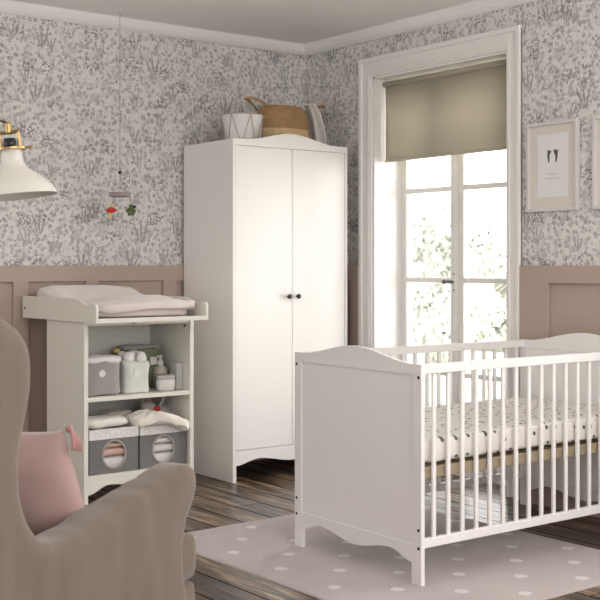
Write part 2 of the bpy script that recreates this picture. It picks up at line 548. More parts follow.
# ------------------------------------------------------------------ room
XL, YR, ZC = -5.5, -6.75, 2.535
WY0, WY1, WZ1 = -1.655, -.615, 2.262
YB = .02                                          # plane of the back wall              # opening of the tall window
W2 = (-4.55, -2.95, .45, 2.45)                    # second window, beyond the picture
structure('floor', box(B(), XL - .1, .34, YR - .1, .1, -.08, 0), M['floor'])
structure('ceiling', box(B(), XL - .1, .34, YR - .1, .1, ZC, ZC + .08), M['ceiling'])
structure('wall_back', box(B(), XL, .32, YB, .14, 0, ZC), M['wallpaper'])
b = B()
plate(b, [[(YB, 0), (YB, ZC), (YR, ZC), (YR, 0), (WY0, 0), (WY0, WZ1), (WY1, WZ1), (WY1, 0)],
          [(W2[0], W2[2]), (W2[1], W2[2]), (W2[1], W2[3]), (W2[0], W2[3])]], 'x', 0, .3)
structure('wall_right', b, M['wallpaper'])
structure('wall_left', box(B(), XL - .1, XL, YR, .1, 0, ZC), M['wallpaper'])
structure('wall_front', box(B(), XL, 0, YR - .1, YR, 0, ZC), M['wallpaper'])

# cornice
def cornice_profile():
    return [(0, -.058), (-.010, -.058), (-.022, -.052), (-.038, -.040), (-.052, -.022), (-.062, -.004), (-.066, 0), (0, 0)]
b = B(); pr_ = cornice_profile()
for (u0, u1) in ((XL, 0),):
    vs0 = [b.verts.new((u0, YB + y, ZC + z)) for y, z in pr_]; vs1 = [b.verts.new((u1, YB + y, ZC + z)) for y, z in pr_]
    for i in range(len(pr_)): b.faces.new((vs0[i], vs0[(i + 1) % len(pr_)], vs1[(i + 1) % len(pr_)], vs1[i]))
    b.faces.new(vs0); b.faces.new(vs1)
structure('trim_1', b, M['ceiling'])
b = B()
vs0 = [b.verts.new((x, YB, ZC + z)) for x, z in pr_]; vs1 = [b.verts.new((x, YR, ZC + z)) for x, z in pr_]
for i in range(len(pr_)): b.faces.new((vs0[i], vs0[(i + 1) % len(pr_)], vs1[(i + 1) % len(pr_)], vs1[i]))
b.faces.new(vs0); b.faces.new(vs1)
structure('trim_2', b, M['ceiling'])

# wainscot: one panelled board per wall stretch, panels sunk between rails and stiles
RZ = 1.17
def wainscot(name, axis, u0, u1, stiles, d0=.006, d1=.028):
    bm = B()
    if axis == 'y': d0 -= YB; d1 -= YB
    if axis == 'y': box(bm, u0, u1, -d0, YB, 0, RZ - .01)
    else: box(bm, -d0, 0, u0, u1, 0, RZ - .01)
    holes = []
    for a, c in zip(stiles, stiles[1:]):
        h0, h1 = a[1], c[0]
        holes.append([(h0, .17), (h1, .17), (h1, RZ - .085), (h0, RZ - .085)])
    plate(bm, [[(u0, 0), (u1, 0), (u1, RZ), (u0, RZ)]] + holes, axis, -d1, -d0)
    return structure(name, bm, M['pink'], bevel=.003, seg=2)
st = [(-5.5, -5.42), (-5.01, -4.93), (-4.52, -4.44), (-4.03, -3.95), (-3.54, -3.46), (-3.05, -2.97), (-2.47, -2.39), (-1.94, -1.856),
      (-1.525, -1.447), (-1.041, -.956), (-.55, -.47), (-.1, -.01)]
wainscot('trim_3', 'y', XL, -.001, st)
wainscot('trim_4', 'x', -.514, -.012, [(-.514, -.44), (-.10, -.012)])
wainscot('trim_5', 'x', -2.93, -1.753, [(-2.93, -2.86), (-2.45, -2.36), (-1.935, -1.753)])
structure('baseboard_back', box(B(), XL, -.04, -.022, -.008, 0, .11), M['pink'], bevel=.003)
structure('baseboard_right', box(B(), -.040, -.028, -2.93, -1.76, 0, .11), M['pink'], bevel=.003)

# casing round the tall window
def casing(bm, y0, y1, z1, w, d):
    o_ = [(y0 - w, 0), (y0 - w, z1 + w), (y1 + w, z1 + w), (y1 + w, 0), (y1, 0), (y1, z1), (y0, z1), (y0, 0)]
    plate(bm, [o_], 'x', -d, 0)
bm = B(); casing(bm, WY0, WY1, WZ1, .098, .016); structure('trim_6', bm, M['trim'], bevel=.004)
bm = B()
o_ = [(WY0 - .098, 0), (WY0 - .098, WZ1 + .112), (WY1 + .104, WZ1 + .112), (WY1 + .104, 0), (WY1 + .076, 0), (WY1 + .076, WZ1 + .084), (WY0 - .072, WZ1 + .084), (WY0 - .072, 0)]
plate(bm, [o_], 'x', -.028, 0); structure('trim_7', bm, M['trim'], bevel=.005, seg=3)
bm = B()
o_ = [(WY0 - .03, 0), (WY0 - .03, WZ1 + .03), (WY1 + .03, WZ1 + .03), (WY1 + .03, 0), (WY1 + .012, 0), (WY1 + .012, WZ1 + .012), (WY0 - .012, WZ1 + .012), (WY0 - .012, 0)]
plate(bm, [o_], 'x', -.022, -.016); structure('trim_8', bm, M['trim'], bevel=.003, seg=3)
# reveal lining
bm = B()
box(bm, 0, .3, WY0, WY0 + .012, .0, WZ1); box(bm, 0, .3, WY1 - .012, WY1, .0, WZ1)
box(bm, 0, .3, WY0, WY1, WZ1 - .012, WZ1)
structure('trim_9', bm, M['trim'])

# window: fixed frame, two glazed leaves
def build_window(name, y0, y1, z0, z1, xw, bars, ym, handle=True):
    root = tag(empty(name, (xw, 0, 0)), kind='structure')
    bm = B()
    plate(bm, [[(y0, z0), (y1, z0), (y1, z1), (y0, z1)], [(y0 + .045, z0 + .045), (y1 - .045, z0 + .045), (y1 - .045, z1 - .045), (y0 + .045, z1 - .045)]], 'x', -.03, .05)
    obj('window_frame', bm, M['trim'], root, bevel=.004)
    for (a, c) in ((y0 + .045, ym - .002), (ym + .002, y1 - .045)):
        bm = B(); sw = .048
        zs = [z0 + .045] + bars + [z1 - .045]
        holes = []
        for i, (p, q) in enumerate(zip(zs, zs[1:])):
            lo = p + (.06 if i == 0 else .014); hi = q - (.05 if i == len(zs) - 2 else .014)
            holes.append([(a + sw, lo), (c - sw, lo), (c - sw, hi), (a + sw, hi)])
        plate(bm, [[(a, z0 + .045), (c, z0 + .045), (c, z1 - .045), (a, z1 - .045)]] + holes, 'x', -.022, .022)
        leaf = obj('window_sash', bm, M['trim'], root, bevel=.005)
        bm = B(); box(bm, -.003, .003, a + sw - .005, c - sw + .005, z0 + .1, z1 - .09)
        g = obj('pane', bm, M['glass'], leaf)
    bm = B(); tube(bm, [(-.03, ym, z0 + .05), (-.03, ym, z1 - .05)], .009, 8)
    box(bm, -.036, -.02, ym - .013, ym + .013, z0 + .06, z1 - .06)
    obj('cover_strip', bm, M['trim'], root, bevel=.003)
    if handle:
        bm = B()
        box(bm, -.044, -.034, ym - .012, ym + .012, 1.02, 1.14)
        tube(bm, [(-.04, ym, 1.08), (-.072, ym, 1.08)], .007, 12)
        hd = obj('window_handle', bm, M['trim'], root, bevel=.002)
        bm = B(); tube(bm, [(-.068, ym - .014, 1.08), (-.07, ym + .05, 1.08)], [.0085, .010], 12)
        lathe(bm, [(0, -.012), (.012, -.008), (.014, 0), (.012, .008), (0, .012)], 16, (-.07, ym + .052, 1.08))
        obj('lever', bm, M['steel'], hd, smooth=True)
        bm = B()
        for z in (1.035, 1.125): lathe(bm, [(.004, 0), (.004, .004), (0, .005)], 10, (-.044, ym, z), Matrix.Rotation(-pi / 2, 3, 'Y'))
        obj('screw', bm, M['black'], hd)
    return root
build_window('window_1', WY0 + .012, -.572, .0, WZ1 - .012, .235, [.56, 1.088, 1.605], -1.08)
w2 = build_window('window_2', W2[0] + .002, W2[1] - .002, W2[2] + .002, W2[3] - .002, .2, [1.1, 1.8], -3.75, handle=False)

# roller blind
bl = empty('roller_blind', (.075, 0, 0), 0, 'olive beige fabric roller blind half lowered in front of the tall window', 'blind')
bm = B(); N_ = 24
ya, yb = WY0 + .02, WY1 - .022
vs_ = [[bm.verts.new((.012 * (z < 2.2) * 0 + .004 * sin(i * .9), ya + (yb - ya) * i / N_, z)) for z in (1.782, 2.225)] for i in range(N_ + 1)]
for p, q in zip(vs_, vs_[1:]): bm.faces.new((p[0], q[0], q[1], p[1]))
obj('blind_fabric', bm, M['blind'], bl, smooth=True, solid=.0015)
bm = B(); tube(bm, [(-.004, ya - .004, 2.222), (-.004, yb + .004, 2.222)], .016, 16); obj('blind_roller', bm, M['blind'], bl, smooth=True)
bm = B(); box(bm, -.006, .006, ya, yb, 1.770, 1.786); obj('hem_bar', bm, M['blind'], bl, bevel=.003)
bm = B(); tube(bm, [(0, yb + .008, 1.775), (0, yb + .008, 2.21)], .0025, 6); obj('guide_cord', bm, M['trim'], bl)
for y in (ya - .008, yb + .008):
    bm = B(); box(bm, -.01, .032, y - .002, y + .002, 2.19, 2.249); obj('bracket', bm, M['trim'], bl)
# small pull ring below the hem
bm = B()
tube(bm, [(0, -1.02 + .011 * cos(t * pi / 8), 1.748 + .011 * sin(t * pi / 8)) for t in range(16)], .0022, 6, closed=True)
tube(bm, [(0, -1.02, 1.757), (0, -1.02, 1.772)], .001, 5)
obj('pull_ring', bm, M['plastic'], bl)

# ------------------------------------------------------------------ outdoors
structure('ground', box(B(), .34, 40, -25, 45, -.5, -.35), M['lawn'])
def tree(loc, h, w, seed, mat, label, n=15000):
    rnd = random.Random(seed)
    root = empty('garden_tree', loc, 0, label, 'tree', 'trees in the garden')
    bm = B()
    tube(bm, [(0, 0, 0), (.05, .03, h * .3), (-.03, .05, h * .7)], [.12, .09, .03], 8)
    for k in range(7):
        a = rnd.random() * 6.28
        tube(bm, [(0, 0, h * (.25 + .06 * k)), (cos(a) * w * .35, sin(a) * w * .35, h * (.4 + .07 * k))], [.04, .012], 6)
    obj('trunk', bm, M['bark'], root)
    bm = B()
    lobes = [(rnd.uniform(-.65, .65) * w, rnd.uniform(-.65, .65) * w, rnd.uniform(.2, .88) * h, rnd.uniform(.25, .5) * w) for _ in range(16)]
    for i in range(n):
        lx, ly, lz, lr = lobes[i % 16]
        d = Vector((rnd.gauss(0, 1), rnd.gauss(0, 1), rnd.gauss(0, 1))).normalized() * lr * rnd.uniform(.55, 1)
        c = Vector((lx, ly, lz)) + d
        if c.z < 0.02: c.z = .05
        R_ = Euler((rnd.random() * 6, rnd.random() * 6, rnd.random() * 6)).to_matrix(); s = rnd.uniform(.05, .10)
        bm.faces.new([bm.verts.new(c + R_ @ Vector(p) * s) for p in ((-1, 0, 0), (-.3, .45, .1), (1, 0, 0), (-.3, -.45, .1))])
    obj('foliage', bm, mat, root)
    return root
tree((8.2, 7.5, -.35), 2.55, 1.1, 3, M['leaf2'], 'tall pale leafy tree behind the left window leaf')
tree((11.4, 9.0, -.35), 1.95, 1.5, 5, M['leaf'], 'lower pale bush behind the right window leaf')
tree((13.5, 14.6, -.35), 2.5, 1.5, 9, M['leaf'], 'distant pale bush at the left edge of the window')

# ------------------------------------------------------------------ wardrobe
wd = empty('wardrobe', (-.915, -.52, 0), 0, 'tall white two-door wardrobe with curved top edge in the room corner', 'wardrobe')
W_, D_ = .80, .503
bm = B()
for x in (0, W_ - .018): box(bm, x, x + .018, .018, D_, 0, 1.855)
box(bm, .018, W_ - .018, .018, D_, 1.82, 1.838); box(bm, .018, W_ - .018, .018, D_, .15, .168)
box(bm, .018, W_ - .018, D_ - .006, D_, .168, 1.82)
obj('carcass', bm, M['white'], wd, bevel=.0015)
bm = B()
outl = [(0, 0)] + [(0, 1.855)] + arch_top(.0, W_, 1.857, 1.906)[1:-1] + [(W_, 1.855), (W_, 0), (W_ - .022, 0)] + \
    wave_bottom(.022, W_ - .022, .09, .118, .086)[::-1] + [(.022, 0)]
plate(bm, [outl, [(.018, .170), (W_ - .018, .170), (W_ - .018, 1.822), (.018, 1.822)]], 'y', 0, .018)
obj('face_frame', bm, M['white'], wd, bevel=.0015)
for i, (a, c, kx) in enumerate(((.020, .3985, .3985 - .03), (.4015, W_ - .020, .4015 + .03))):
    bm = B(); box(bm, a, c, .001, .018, .172, 1.820)
    dr = obj('door', bm, M['white'], wd, bevel=.002)
    bm = B(); lathe(bm, [(.006, 0), (.0055, .008), (.012, .014), (.0145, .021), (.012, .027), (0, .029)], 20, (kx, .001, .999), Matrix.Rotation(pi / 2, 3, 'X'))
    obj('knob', bm, M['black'], dr, smooth=True)
for x in (.004, .004):
    pass

# things on the wardrobe
TZ = 1.838
wb = empty('wire_basket', (-.722, -.33, TZ), 0, 'small wire basket lined with white cloth, on the left of the wardrobe top', 'basket')
bm = B()
def ring(r, z, n=24): return [(r * cos(2 * pi * k / n), r * sin(2 * pi * k / n), z) for k in range(n)]
tube(bm, ring(.124, .172), .0022, 6, closed=True); tube(bm, ring(.098, .004), .0022, 6, closed=True)
for k in range(7):
    a, c = 2 * pi * k / 7, 2 * pi * (k + .5) / 7
    tube(bm, [(.124 * cos(a), .124 * sin(a), .172), (.098 * cos(c), .098 * sin(c), .004)], .0018, 6)
    c2 = 2 * pi * (k - .5) / 7
    tube(bm, [(.124 * cos(a), .124 * sin(a), .172), (.098 * cos(c2), .098 * sin(c2), .004)], .0018, 6)
obj('wire_frame', bm, M['wire'], wb)
bm = B()
lathe(bm, [(0, .006), (.09, .006), (.096, .02), (.119, .168), (.122, .176), (.115, .176), (.108, .15), (.09, .12), (0, .11)], 40)
for v in bm.verts: v.co += noise.noise_vector(v.co * 30) * .003
obj('cloth_liner', bm, M['white_cloth'], wb, smooth=True)

rb = empty('woven_basket', (-.425, -.30, TZ), 0, 'brown woven seagrass basket with rope handles on the wardrobe', 'basket')
bm = B()
lathe(bm, [(0, .003), (.165, .003), (.182, .02), (.19, .09), (.186, .17), (.165, .232), (.148, .258), (.142, .262), (.138, .25), (.155, .22), (.176, .17), (.18, .09), (.17, .02), (0, .012)], 56)
for v in bm.verts: v.co.y *= .62; v.co.x *= .93; v.co.z *= .95
obj('basket_body', bm, M['basket'], rb, smooth=True)
for sgn, lean in ((-1, .02), (1, -.0)):
    bm = B(); pts = []
    for k in range(17):
        t = k / 16; a = pi * t
        pts.append((sgn * (.135 + .12 * sin(a)) + (.055 if sgn > 0 else 0), -.06 + .12 * t, .232 + .055 * sin(a) + .01 * sin(3 * a)))
    tube(bm, pts, .0075, 8)
    for v in bm.verts: v.co += noise.noise_vector(v.co * 90) * .002
    obj('handle', bm, M['basket'], rb, smooth=True)
bm = B()                                                     # cloth hanging over the basket's right end, pointed at its lower corner
NU, NV = 16, 18; gr = []
for i in range(NU + 1):
    u = i / NU; row = []
    for j in range(NV + 1):
        v = j / NV
        hw = .018 + .062 * sin(pi * min(1, v * .62 + .1))
        x = .205 * v ** .55 * .52 + (u - .5) * .02 * sin(v * 3) + .012 * sin(u * 9) * v
        y = (u - .5) * 2 * hw
        z = .266 + .012 * sin(v * 3.1) - .245 * max(0, v - .12) ** 1.15 / .88 ** 1.15
        row.append(bm.verts.new((x + .004 * sin(u * 22), y, max(z, .003 + .004 * u))))
    gr.append(row)
for i in range(NU):
    for j in range(NV): bm.faces.new((gr[i][j], gr[i + 1][j], gr[i + 1][j + 1], gr[i][j + 1]))
cl = tag(obj('draped_cloth', bm, M['white_cloth'], smooth=True, solid=.006), 'white cotton cloth draped over the right side of the woven basket', 'cloth')
cl.location = (-.305, -.36, TZ)

# ------------------------------------------------------------------ changing unit
ct = empty('changing_table', (-1.885, -.70, 0), 0, 'white open-shelf changing table with raised tray, beside the wardrobe', 'changing table')
W_, D_ = .61, .41
bm = B()
bm.free()
for x in (0, W_ - .022):
    bm = B(); box(bm, x, x + .022, 0, D_, 0, .90); obj('side_panel', bm, M['table_white'], ct, bevel=.0015)
for nm, z0, z1 in (('shelf', .148, .168), ('shelf', .520, .540), ('top_board', .882, .90)):
    bm = B(); box(bm, .022, W_ - .022, .004, D_ - .008, z0, z1); obj(nm, bm, M['table_white'], ct, bevel=.0015)
bm = B()
box(bm, .0225, W_ - .0225, D_ - .008, D_ - .002, .1, .882)
for k in range(1, 6):
    x = .022 + (W_ - .044) * k / 6
    box(bm, x - .001, x + .001, D_ - .0085, D_ - .0075, .17, .88)
obj('back_panel', bm, M['table_white'], ct)
bm = B()
plate(bm, [[(.022, .148)] + wave_bottom(.022, W_ - .022, .078, .118, .10) + [(W_ - .022, .148)]], 'y', .002, .016)
obj('apron', bm, M['table_white'], ct, bevel=.0015)
bm = B()
for (x, y, z) in ((W_ - .024, .05, .865), (W_ - .024, .33, .865)):
    if x > .4:
        bm = B(); tube(bm, [(x + .004, y, z), (x - .003, y, z)], .006, 10); obj('bolt', bm, M['black'], ct)
bm = B(); lathe(bm, [(0, -.012), (.012, -.011), (.015, -.006), (.015, 0)], 14, (.24, -.06, .902)); obj('support_stud', bm, M['plastic'], ct, smooth=True)
# tray
tx0, tx1, ty0, ty1, tz = -.016, .600, -.152, .668, .902
bm = B(); box(bm, tx0 + .014, tx1 - .014, ty0 + .012, ty1, tz, tz + .016)
box(bm, tx0 + .014, tx1 - .014, ty0, ty0 + .014, tz, tz + .022); box(bm, tx0 + .014, tx1 - .014, ty1 - .014, ty1, tz + .016, tz + .10)
tray = obj('tray', bm, M['table_white'], ct, bevel=.0015)
prof = [(ty0, tz)]
prof += [(ty0, tz + .07)] + [(ty0 + .022 * (1 - cos(t * pi / 12)), tz + .07 + .02 * sin(t * pi / 12)) for t in range(1, 7)]
prof += [(ty0 + .04 + .2 * t / 12, tz + .09 - .008 * sin(pi * min(1, t / 6)) + .02 * smoothstep((t - 4) / 7)) for t in range(0, 13)]
prof += [(ty1, tz + .112), (ty1, tz)]
for x in (tx0, tx1 - .014):
    bm = B(); plate(bm, [prof], 'x', x, x + .014); obj('tray_side', bm, M['table_white'], tray, bevel=.002)
bm = B(); tube(bm, [(tx0 + .001, ty1 - .03, tz + .05), (tx0 - .002, ty1 - .03, tz + .05)], .006, 10); obj('screw_cap', bm, M['black'], tray)

# changing pad: raised edges, hollow centre
def padf(q, p):
    k = max(abs(p.x), abs(p.y))
    z = q.z
    if p.z > 0: z = q.z * (.45 + .55 * smoothstep((k - .35) / .5)) + .085 * smoothstep((q.y - .02) / .22) * (1 - .25 * abs(p.x) ** 3) * (1 - .5 * smoothstep((abs(p.y) - .8) / .2))
    return Vector((q.x, q.y, z))
bm = B(); blob(bm, (-1.592, -.415, .918 + .036), (.272, .375, .034), .35, .3, 64, 24, .006, 7, 2, padf)
for v in bm.verts: v.co.z = max(v.co.z, .9185)
pad = tag(obj('changing_pad', bm, M['pad'], smooth=True), 'pale pink padded changing mat lying in the white tray', 'changing mat')
bm = B(); blob(bm, (-1.585, -.67, .918 + .055), (.268, .16, .028), .5, .35, 64, 20, .008, 10, 6,
               lambda q, p: Vector((q.x, q.y, q.z + .012 * sin(q.x * 9 + 1) + .012 * (q.y > .05))))
tw = tag(obj('folded_towel', bm, M['pad'], smooth=True), 'pale folded cover on the front end of the changing mat', 'towel')

# upper shelf
SZ = .541
def fabric_bin(name, loc, w, d, h, mat, label, seed, lip=None, badge=True, cat='storage basket', group=None):
    root = empty(name, loc, 0, label, cat, group)
    bm = B()
    def f(q, p):
        t = (q.z + h / 2) / h
        s = 1 - .06 * sin(pi * t)
        return Vector((q.x * s, q.y * s, q.z))
    blob(bm, (0, 0, h / 2), (w / 2, d / 2, h / 2), .18, .42, 56, 30, .011, 13, seed, f)
    for v in bm.verts: v.co.z = max(v.co.z, .001)
    obj('bin_body', bm, mat, root, smooth=True)
    if lip:
        bm = B(); blob(bm, (0, 0, h - .004), (w / 2 + .003, d / 2 + .003, .018), .4, .42, 56, 12, .004, 20, seed + 2)
        obj('folded_rim', bm, lip, root, smooth=True)
    if badge:
        bm = B(); lathe(bm, [(0, .006), (.017, .006), (.018, .003), (.018, -.01)], 24, (-w * .08, -d / 2 + .004, h * .62), Matrix.Rotation(pi / 2, 3, 'X'))
        obj('badge', bm, M['white_cloth'], root)
    return root
g1 = fabric_bin('fabric_bin', (-1.752, -.575, SZ), .2, .17, .175, M['light_felt'], 'grey felt bin with round white badge on the upper shelf', 1, M['white_cloth'])
g2 = fabric_bin('fabric_bin', (-1.563, -.575, SZ), .15, .15, .16, M['bag_white'], 'pale sage canvas bin filled with white cloths, middle of upper shelf', 3)
rnd = random.Random(4)
lab = ['at the front left', 'at the front right', 'at the back left', 'at the back right', 'in the middle']
for k, (dx, dy) in enumerate(((-.035, -.03), (.035, -.035), (-.03, .035), (.035, .03), (0, 0))):
    bm = B(); blob(bm, (0, 0, 0), (.026, .026, .03), .8, .8, 20, 14, .006, 40, k)
    o = tag(obj('rolled_cloth', bm, M['white_cloth'], smooth=True), 'white rolled cloth ' + lab[k] + ' of the sage canvas bin', 'cloth', 'rolled cloths in the sage bin')
    o.location = (-1.565 + dx, -.575 + dy, SZ + .172)
bm = B(); blob(bm, (0, 0, 0), (.017, .016, .014), .8, .8, 16, 10, .003, 50, 1)
o = tag(obj('yellow_duck', bm, M['yellow'], smooth=True), 'small yellow toy peeking over the back of the sage canvas bin', 'toy'); o.location = (-1.60, -.49, SZ + .20)

gb = empty('green_pouch', (-1.437, -.42, SZ), 0, 'sage green pouch with white label standing behind the jar', 'pouch')
bm = B(); blob(bm, (0, 0, .105), (.115, .06, .104), .3, .3, 44, 24, .006, 14, 8)
for v in bm.verts: v.co.z = max(v.co.z, .001)
obj('pouch_body', bm, M['greenbag'], gb, smooth=True)
bm = B(); blob(bm, (0, 0, .207), (.114, .05, .016), .6, .4, 40, 12, .005, 18, 3); obj('pouch_top', bm, M['light_felt'], gb, smooth=True)
bm = B(); box(bm, .035, .075, -.066, -.062, .12, .16); obj('pouch_label', bm, M['white_cloth'], gb, bevel=.001)

jar = empty('glass_jar', (-1.392, -.62, SZ), 0, 'squat clear jar of cotton pads with silver lid on the upper shelf', 'jar')
bm = B(); lathe(bm, [(0, .001), (.042, .001), (.049, .008), (.05, .05), (.045, .058)], 36); obj('jar_body', bm, M['plastic'], jar, smooth=True)
bm = B(); lathe(bm, [(.046, .057), (.049, .058), (.049, .066), (.046, .068), (.049, .07), (.048, .077), (0, .079)], 36); obj('jar_lid', bm, M['greybox'], jar, smooth=True)
pb = empty('pump_bottle', (-1.352, -.50, SZ), 0, 'pale pump bottle standing behind the squat jar', 'bottle')
bm = B(); lathe(bm, [(0, .001), (.034, .001), (.038, .006), (.038, .085), (.03, .105), (.014, .113), (.014, .12)], 28); obj('bottle_body', bm, M['beige_cloth'], pb, smooth=True)
bm = B(); lathe(bm, [(.016, .118), (.017, .138), (.008, .141), (.007, .158), (.014, .16), (.014, .168), (0, .17)], 20)
tube(bm, [(0, 0, .164), (-.03, -.012, .162)], .005, 8); obj('pump', bm, M['plastic'], pb, smooth=True)
bm = B(); box(bm, -.019, .019, -.03, .03, 0, .135)
cb = tag(obj('carton', bm, M['greybox'], bevel=.002), 'narrow pale grey carton at the right end of the upper shelf', 'carton'); cb.location = (-1.333 + .008, -.40, SZ + .001)
cb.location = (-1.3185, -.605, SZ + .001)

# lower shelf: two window boxes
BZ = .169
def window_box(loc, label):
    root = empty('window_box', loc, 0, label, 'storage box', 'grey storage boxes on the lower shelf')
    w, d, h = .262, .26, .215; cz, R, RZ_ = .088, .062, .067
    N = 48; bm = B(); inn = []; out = []
    for k in range(N):
        a = 2 * pi * k / N
        inn.append(bm.verts.new((R * cos(a), 0, cz + RZ_ * sin(a))))
        c, s = cos(a), sin(a)
        t = min((w / 2) / abs(c) if abs(c) > 1e-6 else 9, ((h - .045 - cz) if s > 0 else cz - .002) / abs(s) if abs(s) > 1e-6 else 9)
        out.append(bm.verts.new((t * c, 0, cz + t * s)))
    for k in range(N): bm.faces.new((inn[k], inn[(k + 1) % N], out[(k + 1) % N], out[k]))
    # square the corners
    front = obj('front_panel', bm, M['grey_felt'], root, solid=.004)
    bm = B()
    box(bm, -w / 2, -w / 2 + .004, .002, d, .002, h - .045); box(bm, w / 2 - .004, w / 2, .002, d, .002, h - .045)
    box(bm, -w / 2, w / 2, d - .004, d, .002, h - .045); box(bm, -w / 2, w / 2, .002, d, .0, .004)
    for sx in (-1, 1):
        for (z0, z1) in ((.002, .012), (h - .055, h - .045)): box(bm, sx * w / 2 - .006 * (sx > 0), sx * w / 2 + .006 * (sx < 0), -.002, .002, z0, z1)
    obj('box_body', bm, M['grey_felt'], root)
    bm = B(); tube(bm, [(R * cos(2 * pi * k / 40), -.001, cz + RZ_ * sin(2 * pi * k / 40)) for k in range(40)], .0055, 8, closed=True)
    obj('window_ring', bm, M['light_felt'], root, smooth=True)
    bm = B(); plate(bm, [[(-w / 2 - .002, h - .05), (w / 2 + .002, h - .05), (w / 2 + .002, h), (-w / 2 - .002, h)]], 'y', -.004, .0)
    box(bm, -w / 2 - .002, -w / 2 + .002, 0, d, h - .05, h); box(bm, w / 2 - .002, w / 2 + .002, 0, d, h - .05, h); box(bm, -w / 2, w / 2, d - .002, d + .002, h - .05, h)
    obj('white_trim', bm, M['trim_cloth'], root, bevel=.001)
    bm = B(); lathe(bm, [(0, 0), (R - .003, 0)], 40, (0, .001, cz), Matrix.Rotation(pi / 2, 3, 'X') @ Matrix.Diagonal((1, RZ_ / R, 1))); obj('clear_window', bm, M['glass'], root)
    return root
bx = [window_box((-1.714, -.676, BZ), 'left grey fabric storage box with round window, on the bottom shelf'),
      window_box((-1.440, -.676, BZ), 'right grey fabric storage box with round window, on the bottom shelf')]
def folded(loc, hw, hd, hh, mat, label, seed, cat='folded cloth', group=None, amp=.004, nm='folded_cloth'):
    bm = B(); blob(bm, (0, 0, 0), (hw, hd, hh), .5, .35, 44, 14, amp, 14, seed)
    o = tag(obj(nm, bm, mat, smooth=True), label, cat, group); o.location = loc
    return o
G = 'folded clothes in the storage boxes'
for i, x in enumerate((-1.714, -1.440)):
    side = ('left', 'right')[i]
    mats = (('white_cloth', 'white', .036), ('peach', 'peach', .021), ('peach', 'pale peach', .013), ('white_cloth', 'white', .021)) if i == 0 else \
           (('white_cloth', 'white', .032), ('white_cloth', 'white', .022), ('muslin', 'ivory', .018), ('beige_cloth', 'beige', .021))
    z = BZ + .006
    for k, (mn, cn, hh) in enumerate(mats):
        pos = ('at the bottom of', 'second from the bottom in', 'third from the bottom in', 'uppermost inside')[k]
        folded((x, -.676 + .122, z + hh), .12, .115, hh, M[mn], '%s folded cloth %s the %s storage box' % (cn, pos, side), i * 5 + k, group=G, amp=.002)
        z += hh * 2 - .001
folded((-1.738, -.60, BZ + .240), .109, .085, .024, M['muslin'], 'cream folded knit lying on top of the left storage box', 31, amp=.009)
folded((-1.60, -.49, BZ + .245), .07, .05, .03, M['beige_cloth'], 'small beige cloth bundle behind, between both storage boxes', 33, amp=.008)
# muslin hanging over right box
bm = B()
def musl(q, p):
    t = (q.x + .15) / .3
    q.z += .02 * sin(t * 3) - .035 * smoothstep((t - .45) / .5) + .006 * sin((q.y * 3 + q.x) * 40)
    q.y += -.035 * smoothstep((t - .3) / .5)
    q.z += .005 * sin(q.y * 120 + q.x * 30) * (p.z > -.2) + .003 * sin(q.y * 230 - q.x * 60)
    return q
blob(bm, (0, 0, 0), (.148, .085, .026), .55, .6, 70, 24, .009, 12, 12, musl)
for k in range(1): pass
ms = tag(obj('muslin_cloth', bm, M['muslin'], smooth=True), 'crumpled ivory muslin cloth spilling over the right storage box', 'cloth'); ms.location = (-1.455, -.635, BZ + .226)
bm = B(); blob(bm, (0, 0, 0), (.07, .06, .06), .8, .8, 36, 20, .008, 10, 15)
o = tag(obj('grey_blanket', bm, M['light_felt'], smooth=True), 'grey rolled blanket behind the muslin on the right storage box', 'blanket'); o.location = (-1.352, -.475, BZ + .232)
bn = empty('toy_rabbit', (-1.398, -.52, BZ + .232), radians(-20), 'grey soft toy rabbit with red scarf behind the muslin cloth', 'soft toy')
bm = B(); blob(bm, (-.035, -.005, .047), (.038, .034, .032), .9, .9, 24, 16, .002, 30, 2); obj('head', bm, M['bunny'], bn, smooth=True)
bm = B(); blob(bm, (.03, .01, .02), (.045, .035, .03), .9, .9, 24, 16, .002, 30, 5); obj('body', bm, M['bunny'], bn, smooth=True)
for pts in ([(-.045, 0, .06), (-.065, .0, .085), (-.085, .0, .08)], [(-.02, .01, .065), (-.03, .015, .09), (-.055, .015, .10)]):
    bm = B(); tube(bm, pts, [.008, .010, .004], 8); obj('ear', bm, M['bunny'], bn, smooth=True)
bm = B(); tube(bm, [(.02, -.01, .04), (.035, -.015, .075), (.045, -.015, .10)], [.010, .010, .009], 8); obj('arm', bm, M['bunny'], bn, smooth=True)
bm = B(); blob(bm, (.006, -.02, .036), (.022, .018, .016), .7, .7, 20, 12, .004, 50, 3); obj('scarf', bm, M['red'], bn, smooth=True)
bm = B(); blob(bm, (-.04, -.031, .052), (.004, .003, .004), 1, 1, 10, 8); obj('eye', bm, M['black'], bn, smooth=True)

# ------------------------------------------------------------------ rug
RC = (-1.438, -1.436)
bm = B()
rx0, rx1, ry0, ry1 = -1.885 - RC[0], -.545 - RC[0], -2.965 - RC[1], -1.335 - RC[1]
NX, NY = 60, 72; grid = []
for i in range(NX + 1):
    row = []
    for j in range(NY + 1):
        x = rx0 + (rx1 - rx0) * i / NX; y = ry0 + (ry1 - ry0) * j / NY
        e = min(i, NX - i, j, NY - j)
        wx = .006 * noise.noise(Vector((x * 3, y * 3, 1)))
        z = .005 * min(1, .35 + e * .5) + .0015 * noise.noise(Vector((x * 9, y * 9, 0)))
        row.append(bm.verts.new((x + wx, y + .008 * noise.noise(Vector((x * 3, y * 3, 4))), z)))
    grid.append(row)
for i in range(NX):
    for j in range(NY): bm.faces.new((grid[i][j], grid[i + 1][j], grid[i + 1][j + 1], grid[i][j + 1]))
bd = [e for e in bm.edges if e.is_boundary]
r = bmesh.ops.extrude_edge_only(bm, edges=bd)
